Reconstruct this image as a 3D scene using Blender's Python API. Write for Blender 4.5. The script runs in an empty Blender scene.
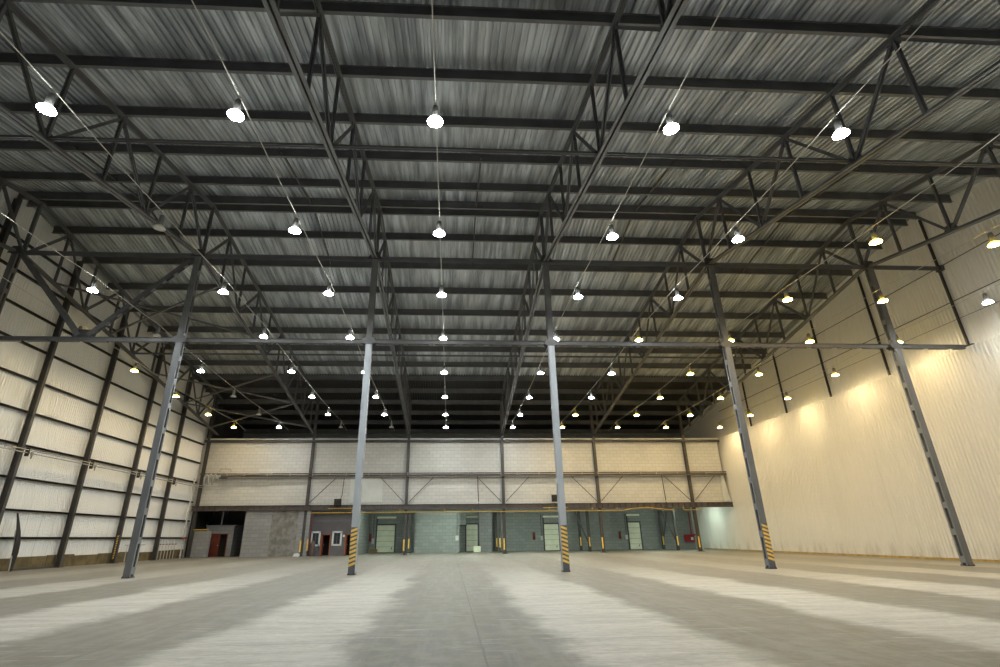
import bpy, math, random
from mathutils import Vector, Matrix
random.seed(7)
SC = bpy.context.scene
COL = SC.collection

# ------------------------------------------------------------------ camera, world, exposure
CAM_YAW, CAM_PITCH, CAM_ROLL, CAM_H, FPX, CX, CY = 0.0563, 0.3862, -0.0109, 1.544, 513.7, 479.25, 328.46
def setup_camera():
    ya, pi, ro = CAM_YAW, CAM_PITCH, CAM_ROLL
    f = Vector((math.sin(ya)*math.cos(pi), math.cos(ya)*math.cos(pi), math.sin(pi)))
    r = Vector((math.cos(ya), -math.sin(ya), 0)); u = r.cross(f)
    r2 = r*math.cos(ro) + u*math.sin(ro); u2 = -r*math.sin(ro) + u*math.cos(ro)
    m = Matrix((( r2.x, u2.x, -f.x, 0), (r2.y, u2.y, -f.y, 0), (r2.z, u2.z, -f.z, CAM_H), (0, 0, 0, 1)))
    cd = bpy.data.cameras.new('camera'); co = bpy.data.objects.new('camera', cd); COL.objects.link(co)
    co.matrix_world = m
    cd.sensor_width = 36; cd.sensor_fit = 'HORIZONTAL'; cd.lens = FPX/1000*36
    cd.shift_x = (500-CX)/1000; cd.shift_y = (CY-333.5)/1000
    cd.clip_start = .05; cd.clip_end = 400
    SC.camera = co
setup_camera()
wd = bpy.data.worlds.new('world'); SC.world = wd; wd.use_nodes = True
wd.node_tree.nodes['Background'].inputs[0].default_value = (.5, .55, .6, 1)
wd.node_tree.nodes['Background'].inputs[1].default_value = .04
SC.view_settings.view_transform = 'Standard'; SC.view_settings.look = 'None'
SC.view_settings.gamma = 1; SC.view_settings.use_curve_mapping = False
SC.view_settings.exposure = 0.0
SC.cycles.max_bounces = 8; SC.cycles.diffuse_bounces = 5
SC.cycles.sample_clamp_indirect = 4
LAMP_STRENGTH = 500.0
WHITE_LIGHT = (.945, 1.0, .99); WARM_LIGHT = (1.0, .76, .40); TUBE_LIGHT = (.82, 1.0, .85)

YR = 26.9                                 # ridge of the roof
# ------------------------------------------------------------------ materials
def newmat(name):
    m = bpy.data.materials.new(name); m.use_nodes = True
    nt = m.node_tree; return m, nt, nt.nodes['Principled BSDF']
def N(nt, t, **kw):
    n = nt.nodes.new(t)
    for k, v in kw.items(): setattr(n, k, v)
    return n
def L(nt, a, b): nt.links.new(a, b)
def mixc(nt, fac, a, b):
    n = N(nt, 'ShaderNodeMix', data_type='RGBA')
    if hasattr(fac, 'is_linked'): L(nt, fac, n.inputs[0])
    else: n.inputs[0].default_value = fac
    for i, c in ((6, a), (7, b)):
        if hasattr(c, 'is_linked'): L(nt, c, n.inputs[i])
        else: n.inputs[i].default_value = (*c, 1)
    return n.outputs[2]
def mth(nt, op, a, b=None, c=None, clamp=False):
    n = N(nt, 'ShaderNodeMath', operation=op, use_clamp=clamp)
    for i, v in enumerate((a, b, c)):
        if v is None: continue
        if hasattr(v, 'is_linked'): L(nt, v, n.inputs[i])
        else: n.inputs[i].default_value = v
    return n.outputs[0]
def noise(nt, scale, vec=None, detail=4, rough=.55, stretch=None):
    n = N(nt, 'ShaderNodeTexNoise'); n.inputs['Scale'].default_value = scale
    n.inputs['Detail'].default_value = detail; n.inputs['Roughness'].default_value = rough
    if vec is None: vec = N(nt, 'ShaderNodeNewGeometry').outputs['Position']
    if stretch:
        mp = N(nt, 'ShaderNodeMapping'); mp.inputs['Scale'].default_value = stretch
        L(nt, vec, mp.inputs[0]); vec = mp.outputs[0]
    L(nt, vec, n.inputs['Vector']); return n.outputs['Fac']
def ramp(nt, v, lo, hi):
    n = N(nt, 'ShaderNodeMapRange', interpolation_type='SMOOTHSTEP')
    L(nt, v, n.inputs[0]); n.inputs[1].default_value = lo; n.inputs[2].default_value = hi
    return n.outputs[0]
def paint(name, col, rough=.55, metal=0, var=.25, scale=2.0, stretch=None, dark=None):
    m, nt, b = newmat(name)
    d = dark or tuple(c*(1-var) for c in col)
    f = ramp(nt, noise(nt, scale, stretch=stretch), .3, .7)
    L(nt, mixc(nt, f, d, col), b.inputs['Base Color'])
    b.inputs['Roughness'].default_value = rough; b.inputs['Metallic'].default_value = metal
    return m
def emit(name, col, s):
    m, nt, b = newmat(name)
    b.inputs['Base Color'].default_value = (.8, .8, .8, 1)
    b.inputs['Emission Color'].default_value = (*col, 1); b.inputs['Emission Strength'].default_value = s
    return m

M = {}
M['dark_steel'] = paint('dark_steel', (.068, .064, .062), .5, 0, .3, 1.5)
M['brown_steel'] = paint('brown_steel', (.10, .08, .075), .5, 0, .3, 1.5)
M['roof_steel'] = paint('roof_steel', (.125, .125, .128), .5, 0, .25, 1.2)
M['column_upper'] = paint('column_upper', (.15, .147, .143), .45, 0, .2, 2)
M['column_pale'] = paint('column_pale', (.46, .49, .53), .42, 0, .15, 2.5, (1, 1, .3))
M['column_paint'] = paint('column_paint', (.175, .18, .188), .42, 0, .18, 2.5, (1, 1, .3))
M['strut_paint'] = paint('strut_paint', (.13, .128, .128), .5, 0, .2, 2)
M['mark_yellow'] = paint('mark_yellow', (1.0, .64, .13), .5, 0, .2, 6)
M['mark_dark'] = paint('mark_dark', (.13, .135, .15), .5, 0, .2, 6)
M['gas_yellow'] = paint('gas_yellow', (.62, .40, .05), .5, 0, .2, 3)
M['cable'] = paint('cable_grey', (.62, .60, .54), .5, 0, .1, 3)
M['galv'] = paint('galvanised', (.55, .55, .53), .4, .2, .15, 4)
M['reflector'] = paint('reflector', (.70, .70, .66), .35, 0, .1, 4)
M['housing'] = paint('housing', (.22, .22, .21), .4, .2, .1, 4)
M['lens_off'] = paint('lens_off', (.72, .70, .64), .25, 0, .05, 4)
M['lamp_white'] = emit('lamp_white', WHITE_LIGHT, LAMP_STRENGTH)
M['lamp_warm'] = emit('lamp_warm', WARM_LIGHT, LAMP_STRENGTH*.95)
M['uplight_white'] = emit('uplight_white', WHITE_LIGHT, 50)  # glow added to lit reflectors as uplight for upper walls and deck
M['uplight_warm'] = emit('uplight_warm', (1.0, .64, .035), 34)  # same added uplight, tinted amber
M['tube'] = emit('tube_glow', TUBE_LIGHT, 430)
M['pipe_pale'] = paint('pipe_pale', (.42, .39, .33), .5, 0, .3, 3)
M['pipe_brown'] = paint('pipe_brown', (.11, .075, .065), .5, 0, .3, 3)
M['red'] = paint('red_paint', (.34, .025, .03), .4, 0, .15, 5)
M['door_red'] = paint('door_red', (.17, .035, .02), .55, 0, .25, 3)
M['frame_orange'] = paint('frame_orange', (.34, .10, .05), .5, 0, .2, 3)
M['window_white'] = paint('window_white', (.72, .75, .78), .5, 0, .08, 3)
M['glass_dark'] = paint('glass_dark', (.05, .06, .065), .12, 0, .2, 2)
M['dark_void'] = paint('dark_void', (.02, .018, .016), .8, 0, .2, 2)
M['cream'] = paint('cream_door', (.86, .87, .70), .5, 0, .1, 2)
M['crate'] = paint('crate_brown', (.28, .20, .10), .8, 0, .3, 5)
M['box_white'] = paint('box_white', (.6, .62, .6), .5, 0, .1, 4)
M['office_wall'] = paint('office_wall', (.13, .125, .135), .75, 0, .18, 1.2)
M['white_sheet'] = paint('white_sheet', (.62, .63, .59), .55, 0, .1, 1)
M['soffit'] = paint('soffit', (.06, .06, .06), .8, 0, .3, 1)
M['kick'] = paint('kick', (.16, .12, .055), .9, 0, .45, 1.6)
M['base_yellow'] = paint('base_yellow', (.45, .31, .10), .8, 0, .35, 2)

def mat_deck():
    m, nt, b = newmat('roof_deck')
    a = noise(nt, 1.0, stretch=(2.6, .25, .25), detail=3)
    c = noise(nt, .35, detail=3); sy = N(nt, 'ShaderNodeSeparateXYZ'); L(nt, N(nt, 'ShaderNodeNewGeometry').outputs['Position'], sy.inputs[0])
    f = ramp(nt, a, .3, .72)
    col = mixc(nt, f, (.22, .245, .27), (.66, .70, .735))
    col = mixc(nt, mth(nt, 'MULTIPLY', ramp(nt, c, .35, .7), .4), col, (.38, .38, .37))
    col = mixc(nt, mth(nt, 'GREATER_THAN', sy.outputs[1], YR+23.7), col, (.055, .055, .055))      # darker sheets at the back
    L(nt, col, b.inputs['Base Color'])
    b.inputs['Metallic'].default_value = .25; b.inputs['Roughness'].default_value = .4
    return m
M['deck'] = mat_deck()
def mat_clad(name, col, seam=None):
    m, nt, b = newmat(name)
    st = ramp(nt, noise(nt, 1.0, stretch=(1, 3.0, .12), detail=5), .35, .75)
    c = mixc(nt, st, col, tuple(x*.965 for x in col))
    pos = N(nt, 'ShaderNodeNewGeometry').outputs['Position']
    sx = N(nt, 'ShaderNodeSeparateXYZ'); L(nt, pos, sx.inputs[0])
    low = ramp(nt, sx.outputs[2], 1.3, .1)
    n2 = ramp(nt, noise(nt, 1.0, stretch=(1, 1.6, .5), detail=6, rough=.65), .42, .72)
    c = mixc(nt, mth(nt, 'MULTIPLY', mth(nt, 'MULTIPLY', low, n2), .65), c, (.30, .28, .24))
    if name == 'clad_left':
        sm = mth(nt, 'LESS_THAN', mth(nt, 'FRACT', mth(nt, 'DIVIDE', sx.outputs[1], 1.17)), .035)
        c = mixc(nt, mth(nt, 'MULTIPLY', mth(nt, 'MULTIPLY', sm, mth(nt, 'LESS_THAN', sx.outputs[2], 3.3)), .45), c, (.45, .45, .44))
    if seam:
        fr = mth(nt, 'FRACT', mth(nt, 'DIVIDE', sx.outputs[1], seam))
        ln = mth(nt, 'LESS_THAN', fr, .018)
        c = mixc(nt, mth(nt, 'MULTIPLY', ln, .15), c, (.35, .33, .28))
    L(nt, c, b.inputs['Base Color']); b.inputs['Roughness'].default_value = .5
    return m
M['clad_right'] = mat_clad('clad_right', (.66, .635, .57), 4.4)
M['clad_upper'] = mat_clad('clad_upper', (.80, .775, .71))
M['clad_left'] = mat_clad('clad_left', (.76, .76, .745), None)
def mat_block(name, c1, c2, mortar, bw=.75, bh=.35, ms=.018, axis='x'):
    m, nt, b = newmat(name)
    pos = N(nt, 'ShaderNodeNewGeometry').outputs['Position']
    sx = N(nt, 'ShaderNodeSeparateXYZ'); L(nt, pos, sx.inputs[0])
    cb = N(nt, 'ShaderNodeCombineXYZ'); L(nt, mth(nt, 'ADD', sx.outputs[0], sx.outputs[1]), cb.inputs[0]); L(nt, sx.outputs[2], cb.inputs[1])
    br = N(nt, 'ShaderNodeTexBrick'); L(nt, cb.outputs[0], br.inputs['Vector'])
    br.inputs['Scale'].default_value = 1; br.inputs['Brick Width'].default_value = bw; br.inputs['Row Height'].default_value = bh
    br.inputs['Mortar Size'].default_value = ms; br.inputs['Mortar Smooth'].default_value = .2
    br.inputs['Color1'].default_value = (*c1, 1); br.inputs['Color2'].default_value = (*c2, 1); br.inputs['Mortar'].default_value = (*mortar, 1)
    dirt = ramp(nt, noise(nt, .5, detail=5, rough=.6), .45, .75)
    sp = ramp(nt, noise(nt, 3.2, detail=2), .68, .74)
    c = mixc(nt, mth(nt, 'MULTIPLY', dirt, .25), br.outputs['Color'], tuple(x*.7 for x in c1))
    c = mixc(nt, mth(nt, 'MULTIPLY', sp, .6), c, tuple(x*.45 for x in c1))
    L(nt, c, b.inputs['Base Color']); b.inputs['Roughness'].default_value = .8
    bp = N(nt, 'ShaderNodeBump'); bp.inputs['Strength'].default_value = .4; bp.inputs['Distance'].default_value = .01
    L(nt, mth(nt, 'SUBTRACT', 1.0, br.outputs['Fac']), bp.inputs['Height']); L(nt, bp.outputs[0], b.inputs['Normal'])
    return m
M['block_white'] = mat_block('block_white', (.585, .575, .54), (.54, .53, .50), (.41, .405, .38))
M['block_grey'] = mat_block('block_grey', (.31, .315, .325), (.265, .27, .28), (.20, .20, .21))
M['block_green'] = mat_block('block_green', (.29, .305, .30), (.24, .255, .25), (.18, .195, .19))
def mat_plaster():
    m, nt, b = newmat('plaster_patch')
    f = ramp(nt, noise(nt, 2.2, detail=5), .35, .65)
    g = ramp(nt, noise(nt, 9, detail=2), .55, .7)
    c = mixc(nt, f, (.17, .165, .155), (.27, .265, .25)); c = mixc(nt, mth(nt, 'MULTIPLY', g, .3), c, (.12, .12, .115))
    L(nt, c, b.inputs['Base Color']); b.inputs['Roughness'].default_value = .85
    return m
M['plaster'] = mat_plaster()
def mat_floor():
    m, nt, b = newmat('concrete_floor')
    pos = N(nt, 'ShaderNodeNewGeometry').outputs['Position']
    s = N(nt, 'ShaderNodeSeparateXYZ'); L(nt, pos, s.inputs[0])
    X, Y = s.outputs[0], s.outputs[1]
    wob = mth(nt, 'ADD', mth(nt, 'MULTIPLY', mth(nt, 'SUBTRACT', noise(nt, .4, detail=3, rough=.6), .5), 1.5), mth(nt, 'MULTIPLY', mth(nt, 'SUBTRACT', noise(nt, 2.6, detail=7, rough=.7), .5), .75))
    wob2 = mth(nt, 'MULTIPLY', mth(nt, 'SUBTRACT', noise(nt, 1.0, stretch=(.5, 3, 1), detail=5), .5), .12)
    xx = mth(nt, 'ADD', X, mth(nt, 'ADD', wob, wob2))
    P = 5.88
    ph = mth(nt, 'PINGPONG', mth(nt, 'SUBTRACT', xx, .08), P/2)       # 0 at the middle of a worn lane
    lane = mth(nt, 'MULTIPLY', ramp(nt, ph, 1.3, 2.0), .93)                                    # 0 worn lane, 1 pale strip
    big = ramp(nt, noise(nt, .16, detail=3), .3, .7)
    fine = ramp(nt, noise(nt, 1.9, detail=9, rough=.72), .40, .60)
    streak = ramp(nt, noise(nt, 1.0, stretch=(.45, 2.6, 1), detail=8, rough=.7), .38, .60)
    worn = mixc(nt, fine, (.112, .104, .086), (.25, .232, .192))
    tyre = ramp(nt, noise(nt, 1.0, stretch=(3.5, .3, 1), detail=6, rough=.65), .45, .65)
    worn = mixc(nt, mth(nt, 'MULTIPLY', tyre, .35), worn, (.28, .268, .235))
    pale = mixc(nt, streak, (.46, .435, .38), (.605, .578, .515))
    pale = mixc(nt, mth(nt, 'MULTIPLY', mth(nt, 'SUBTRACT', 1, fine), .3), pale, (.38, .36, .31))
    far = ramp(nt, Y, 13, 34)
    lanef = mth(nt, 'MULTIPLY', lane, mth(nt, 'SUBTRACT', 1, mth(nt, 'MULTIPLY', far, .84)))
    lanef = mth(nt, 'MULTIPLY', lanef, mth(nt, 'ADD', .8, mth(nt, 'MULTIPLY', big, .2)))
    c = mixc(nt, lanef, worn, pale)
    grit = ramp(nt, noise(nt, 7.0, stretch=(.7, 1.6, 1), detail=9, rough=.75), .43, .57)
    c = mixc(nt, mth(nt, 'MULTIPLY', grit, .22), c, (.16, .15, .125))
    scuff = ramp(nt, noise(nt, 1.0, stretch=(.5, 7, 1), detail=7, rough=.75), .56, .64)
    c = mixc(nt, mth(nt, 'MULTIPLY', scuff, .22), c, (.72, .70, .64))
    stain = ramp(nt, noise(nt, .9, detail=8, rough=.72), .54, .64)
    c = mixc(nt, mth(nt, 'MULTIPLY', stain, .22), c, (.17, .155, .125))
    # saw-cut joints
    def joint(v, off, per, w, amp=.0):
        fr = mth(nt, 'PINGPONG', mth(nt, 'SUBTRACT', v, off), per/2)
        return mth(nt, 'LESS_THAN', fr, w)
    jitter = mth(nt, 'MULTIPLY', mth(nt, 'SUBTRACT', noise(nt, 1.4, detail=5), .5), .05)
    j = mth(nt, 'MAXIMUM', joint(mth(nt, 'ADD', X, jitter), .5, P, .016), joint(mth(nt, 'ADD', Y, jitter), 9.6, P, .012))
    c = mixc(nt, mth(nt, 'MULTIPLY', j, .55), c, (.10, .095, .08))
    L(nt, c, b.inputs['Base Color'])
    rg = mth(nt, 'ADD', .48, mth(nt, 'MULTIPLY', fine, .2)); L(nt, rg, b.inputs['Roughness'])
    b.inputs['Specular IOR Level'].default_value = .35
    return m
M['floor'] = mat_floor()

# ------------------------------------------------------------------ mesh helpers
class MB:
    def __init__(s): s.v = []; s.f = []; s.mi = []; s.cur = 0
    def add(s, vs, fs):
        o = len(s.v); s.v += [tuple(v) for v in vs]
        s.f += [tuple(i+o for i in f) for f in fs]; s.mi += [s.cur]*len(fs); return s
    def box(s, x0, x1, y0, y1, z0, z1):
        v = [(x, y, z) for z in (z0, z1) for y in (y0, y1) for x in (x0, x1)]
        return s.add(v, [(0, 2, 3, 1), (4, 5, 7, 6), (0, 1, 5, 4), (2, 6, 7, 3), (0, 4, 6, 2), (1, 3, 7, 5)])
    def bar(s, p, q, w, h, up=(0, 0, 1), offs=(0, 0)):
        """rectangular bar from p to q: w across, h along 'up'"""
        p, q = Vector(p), Vector(q); d = (q-p).normalized(); u = Vector(up)
        if abs(d.dot(u)) > .98: u = Vector((0, 1, 0))
        r = d.cross(u).normalized(); u = r.cross(d).normalized()
        o = r*offs[0] + u*offs[1]; vs = []
        for c in (p+o, q+o):
            for a, b2 in ((-1, -1), (1, -1), (1, 1), (-1, 1)): vs.append(c + r*(a*w/2) + u*(b2*h/2))
        return s.add(vs, [(3, 2, 1, 0), (4, 5, 6, 7), (0, 1, 5, 4), (1, 2, 6, 5), (2, 3, 7, 6), (3, 0, 4, 7)])
    def hsec(s, p, q, w, h, up=(0, 0, 1), t=.016, tf=.02):
        s.bar(p, q, t, h-2*tf, up); s.bar(p, q, w, tf, up, (0, h/2-tf/2)); return s.bar(p, q, w, tf, up, (0, -h/2+tf/2))
    def dbl(s, p, q, w, h, up=(0, 0, 1), gap=.03, t=.014, side=1):
        """pair of steel angles back to back"""
        for k in (-1, 1):
            s.bar(p, q, t, h, up, (k*(gap/2+t/2), 0))
            ww = (w-gap)/2; s.bar(p, q, ww, t, up, (k*(gap/2+ww/2), -side*(h/2-t/2)))
        return s
    def tube(s, pts, r, n=8, caps=True):
        pts = [Vector(p) for p in pts]; rings = []; prev = None
        for i, p in enumerate(pts):
            d = ((pts[min(i+1, len(pts)-1)] - p).normalized() + (p - pts[max(i-1, 0)]).normalized()).normalized()
            if prev is None: a = d.orthogonal().normalized()
            else: a = (prev - d*prev.dot(d)).normalized()
            prev = a; b = d.cross(a)
            rings.append([p + (a*math.cos(2*math.pi*k/n) + b*math.sin(2*math.pi*k/n))*r for k in range(n)])
        vs = [v for R in rings for v in R]; fs = []
        for i in range(len(pts)-1):
            for k in range(n): fs.append((i*n+k, i*n+(k+1) % n, (i+1)*n+(k+1) % n, (i+1)*n+k))
        if caps: fs += [tuple(reversed(range(n))), tuple(range((len(pts)-1)*n, len(pts)*n))]
        return s.add(vs, fs)
    def lathe(s, prof, n=20, c=(0, 0, 0)):
        vs = []; fs = []
        for r, z in prof:
            for k in range(n):
                a = 2*math.pi*k/n; vs.append((c[0]+r*math.cos(a), c[1]+r*math.sin(a), c[2]+z))
        for i in range(len(prof)-1):
            for k in range(n): fs.append((i*n+k, i*n+(k+1) % n, (i+1)*n+(k+1) % n, (i+1)*n+k))
        return s.add(vs, fs)
    def prism(s, poly, a, b, axis='y'):
        """extrude a 2-d polygon; axis y: (x,z) points between y=a and y=b; axis x: (y,z)"""
        n = len(poly); vs = []
        for t in (a, b):
            for (u, w) in poly: vs.append((u, t, w) if axis == 'y' else (t, u, w))
        return s.add(vs, [tuple(range(n)), tuple(reversed(range(n, 2*n)))] + [(i, i+n, (i+1) % n+n, (i+1) % n) for i in range(n)])
    def build(s, name, mat, parent=None, smooth=False):
        me = bpy.data.meshes.new(name); me.from_pydata(s.v, [], s.f)
        mats = mat if isinstance(mat, (list, tuple)) else [mat]
        for m in mats: me.materials.append(m)
        me.polygons.foreach_set('material_index', s.mi)
        if smooth: me.polygons.foreach_set('use_smooth', [True]*len(me.polygons))
        me.update()
        import bmesh
        bm = bmesh.new(); bm.from_mesh(me); bmesh.ops.recalc_face_normals(bm, faces=bm.faces); bm.to_mesh(me); bm.free()
        o = bpy.data.objects.new(name, me); COL.objects.link(o)
        if parent is not None: o.parent = parent
        return o
def tag(o, label=None, cat=None, group=None, kind=None):
    if label: o['label'] = label
    if cat: o['category'] = cat
    if group: o['group'] = group
    if kind: o['kind'] = kind
    return o
def empty(name, loc, label, cat, group=None):
    o = bpy.data.objects.new(name, None); COL.objects.link(o); o.location = loc; o.empty_display_size = .2
    return tag(o, label, cat, group)
def copy_tree(o, parent=None):
    c = o.copy(); COL.objects.link(c); c.parent = parent
    for ch in list(o.children): copy_tree(ch, c)
    return c
def struct(name, mb, mat, parent=None):
    o = mb.build(name, mat, parent)
    if parent is None: o['kind'] = 'structure'
    return o
ORD = ['first', 'second', 'third', 'fourth', 'fifth', 'sixth', 'seventh', 'eighth', 'ninth', 'tenth', 'eleventh', 'twelfth', 'thirteenth', 'fourteenth', 'fifteenth', 'sixteenth', 'seventeenth', 'eighteenth', 'nineteenth', 'twentieth']

# ------------------------------------------------------------------ layout numbers (metres)
XL, XR, XRU = -26.0, 29.7, 30.3          # left cladding, right liner, right upper cladding
YC, YB, YW = 26.54, 55.75, 66.0           # column row, mezzanine front, rear wall
YF = -4.0
GX = [-24.53+10*i for i in range(6)]      # frame lines
def z_pur(y): return 20.35 - .168*abs(y-YR)       # underside of purlins
def z_roof(y): return z_pur(y) + .56
def z_top(y): return z_pur(y) - .13
def z_bot(y): return 16.8 - .172*abs(y-YR)
Z1, Z2 = 11.5, 16.66

def pxX(px, Y, z=0):
    """world X of image column px at depth Y (layout arithmetic only)"""
    ya, pi, ro = CAM_YAW, CAM_PITCH, CAM_ROLL
    f = Vector((math.sin(ya)*math.cos(pi), math.cos(ya)*math.cos(pi), math.sin(pi))); r = Vector((math.cos(ya), -math.sin(ya), 0)); u = r.cross(f)
    r2 = r*math.cos(ro) + u*math.sin(ro)
    k = (px-CX)/FPX; A = r2-f*k; return -(A.y*Y + A.z*(z-CAM_H))/A.x

# ------------------------------------------------------------------ shell
struct('floor', MB().box(XL-.3, XRU+.3, YF, YW+.3, -.3, 0), M['floor'])
def deck():
    mb = MB(); pitch = .265; d = .10; xs = []
    x = XL-.2
    while x < XRU+.3:
        xs += [(x, 0), (x+.10, 0), (x+.12, d), (x+.245, d)]; x += pitch
    ys = [YF-.5, 4, 12, 20, YR, 34, 42, 50, 58, YW+.3]
    n = len(xs)
    for i in range(len(ys)-1):
        vs = [(x, ys[i], z_roof(ys[i])+z) for x, z in xs] + [(x, ys[i+1], z_roof(ys[i+1])+z) for x, z in xs]
        mb.add(vs, [(k, k+1, n+k+1, n+k) for k in range(n-1)])
    return mb
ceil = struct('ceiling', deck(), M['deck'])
def corr_wall(x, y0, y1, z0, z1f, pitch, d, step=6.0):
    """vertical-ribbed sheet in the plane X = x, ribs towards the hall"""
    mb = MB(); ps = []; y = y0; s = 1 if x < 0 else -1
    while y < y1:
        for a, k in ((0, 0), (pitch*.35, 0), (pitch*.5, 1), (pitch*.85, 1)):
            if y+a < y1: ps.append((y+a, k*d*s))
        y += pitch
    ps.append((y1, 0)); n = len(ps)
    vs = [(x+k, y, z0) for y, k in ps] + [(x+k, y, z1f(y)) for y, k in ps]
    mb.add(vs, [(i, i+1, n+i+1, n+i) for i in range(n-1)])
    return mb
struct('wall_left_rear', MB().box(XL-.1, XL, YB+.7, YW, 0, 15.6), M['soffit'])
struct('wall_left', corr_wall(XL, YF, YB+.7, 0, lambda y: z_roof(y)+.03, .2, .03), M['clad_left'])
struct('wall_right', corr_wall(XR, YF, YW, 0, lambda y: 11.45, .24, .035), M['clad_right'])
struct('wall_right_upper', corr_wall(XRU, YF, YW, 11.3, lambda y: z_roof(y)+.03, .24, .035), M['clad_upper'])
struct('trim_1', MB().box(XR-.02, XRU+.02, YF, YW, 11.40, 11.46), M['clad_upper'])
struct('baseboard_right', MB().box(XR-.09, XR-.04, YF, YB+8, 0, .13), M['base_yellow'])
kb = MB()
for i in range(24):
    y0 = YF+i*2.6; kb.box(XL+.04, XL+.10, y0, min(y0+2.56, YB), 0, .72+.05*math.sin(i*2.1))
struct('baseboard_left', kb, M['kick'])
# mezzanine front wall
wb = MB().box(XL+.05, 29.35, YB+.18, YB+.42, 4.62, 11.25); struct('wall_back', wb, M['block_white'])
struct('wall_back_rear', MB().box(XL, XRU, YW, YW+.25, 0, 15.0), M['block_green'])
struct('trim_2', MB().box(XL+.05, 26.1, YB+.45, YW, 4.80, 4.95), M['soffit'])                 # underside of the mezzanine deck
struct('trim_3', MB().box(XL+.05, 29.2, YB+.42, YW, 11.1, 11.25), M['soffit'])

# ------------------------------------------------------------------ front steel columns
def column_marks(direction):
    mb = MB(); x0 = -.148; z = .34
    for k in range(9):
        a, b2 = (z, z+.11) if direction > 0 else (z+.11, z)
        if direction > 0: mb.prism([(x0, z), (x0+.296, z+.11), (x0+.296, z+.215), (x0, z+.105)], -.186, -.180)
        else: mb.prism([(x0, z+.11), (x0+.296, z), (x0+.296, z+.105), (x0, z+.215)], -.186, -.180)
        z += .185
    return mb
def front_column(x, label, marks):
    CP = M['column_pale'] if x in (GX[2], GX[3]) else M['column_paint']
    t = empty('steel_column', (x, YC, 0), label, 'column', 'battened columns in the front row')
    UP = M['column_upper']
    for s in (-1, 1):
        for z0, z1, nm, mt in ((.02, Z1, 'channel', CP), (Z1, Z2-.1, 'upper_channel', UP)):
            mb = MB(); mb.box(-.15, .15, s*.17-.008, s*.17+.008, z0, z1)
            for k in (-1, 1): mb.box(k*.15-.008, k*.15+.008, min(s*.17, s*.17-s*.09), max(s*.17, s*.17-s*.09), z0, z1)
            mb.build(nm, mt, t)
    z = .15; lo = hi = None
    while z < Z2-.4:
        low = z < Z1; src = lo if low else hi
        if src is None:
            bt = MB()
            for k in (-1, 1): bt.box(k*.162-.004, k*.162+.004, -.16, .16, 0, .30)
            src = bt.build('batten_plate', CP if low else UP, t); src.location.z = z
            if low: lo = src
            else: hi = src
        else:
            c = src.copy(); COL.objects.link(c); c.parent = t; c.location.z = z
        z += 1.27
    if marks:
        mb = MB().box(-.152, .152, -.1815, -.1785, .03, 2.05); mb.build('dark_painted_base', M['mark_dark'], t)
    p = MB().box(-.175, .175, -.22, .22, 0, .03)
    for sx in (-1, 1):
        for sy in (-1, 1): p.lathe([(.0, .0), (.03, .0), (.03, .05), (0, .05)], 6, (sx*.14, sy*.195, .03))
    p.build('base_plate', M['dark_steel'], t)
    g = MB()
    for k in (-1, 1):
        g.prism([(-.36, Z1-.1), (-.36, Z1+.1), (-.19, Z1+.2), (.19, Z1+.2), (.36, Z1+.1), (.36, Z1-.1), (.19, Z1-.2), (-.19, Z1-.2)], k*.184-.005, k*.184+.005)
    g.build('gusset_plate', M['strut_paint'], t)
    g = MB(); g.prism([(-.4, Z2-.1), (.4, Z2-.1), (.22, Z2+.35), (-.22, Z2+.35)], -.19, -.178); g.box(-.2, .2, -.2, .2, Z2-.12, Z2-.06)
    g.build('cap_plate', M['dark_steel'], t)
    if marks: column_marks(marks).build('hazard_stripes', M['mark_yellow'], t)
    return t
front_column(GX[0], 'grey steel column at the left end of the front row, mostly out of frame beside the wall', 0)
front_column(GX[1], 'grey battened steel column without stripes, leftmost of the tall columns standing on the floor', 0)
front_column(GX[2], 'tall grey steel column with rising yellow stripes, in front of the small office windows', 1)
front_column(GX[3], 'tall grey steel column with falling yellow stripes, just right of the middle aisle', -1)
front_column(GX[4], 'tall grey steel column with yellow stripes, standing before the long pale right wall', -1)
front_column(GX[5], 'grey battened steel column without stripes, rightmost and nearest the right wall', 0)

# ------------------------------------------------------------------ struts in the plane of the front columns
def strut(z, label, slots):
    t = empty('tie_strut', (0, YC, z), label, 'strut')
    xs = GX + [XRU-.15]
    for i in range(len(xs)-1):
        a, b2 = xs[i]+.19, xs[i+1]-(.19 if i < 5 else 0)
        mb = MB(); mb.dbl((a, 0, 0), (b2, 0, 0), .26, .2, gap=.10, side=-1)
        if slots:
            x = a+.4
            while x < b2-.8: mb.box(x, x+1.15, -.12, .12, -.13, -.10); x += 1.5
        mb.build('strut_bar', M['strut_paint'] if slots else M['roof_steel'], t)
    MB().box(XRU-.3, XRU-.1, -.2, .2, -.16, .16).build('wall_bracket', M['dark_steel'], t)
strut(Z1, 'long grey horizontal strut with packing strips, crossing all columns at mid height', True)
strut(Z2, 'upper grey horizontal strut joining the tops of the tall columns', False)
t = empty('v_brace', (-19.6, YC, Z1), 'V-shaped steel brace with slotted arms above the left end of the mid strut', 'brace')
for s, zt in ((-1, Z2-.1), (1, Z2-.35)):
    mb = MB(); p = Vector((s*.25, 0, .2)); q = Vector((s*4.62, 0, zt-Z1))
    for k in (-1, 1): mb.bar(p, q, .016, .26, (0, 0, 1), (k*.1, 0))
    d = (q-p); n = 9
    for i in range(n):
        c = p + d*((i+.5)/n); mb.bar(c-d.normalized()*.13, c+d.normalized()*.13, .2, .012, (0, 0, 1), (0, -.13)); mb.bar(c-d.normalized()*.13, c+d.normalized()*.13, .2, .012, (0, 0, 1), (0, .13))
    mb.build('brace_arm', M['strut_paint'], t)
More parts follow.
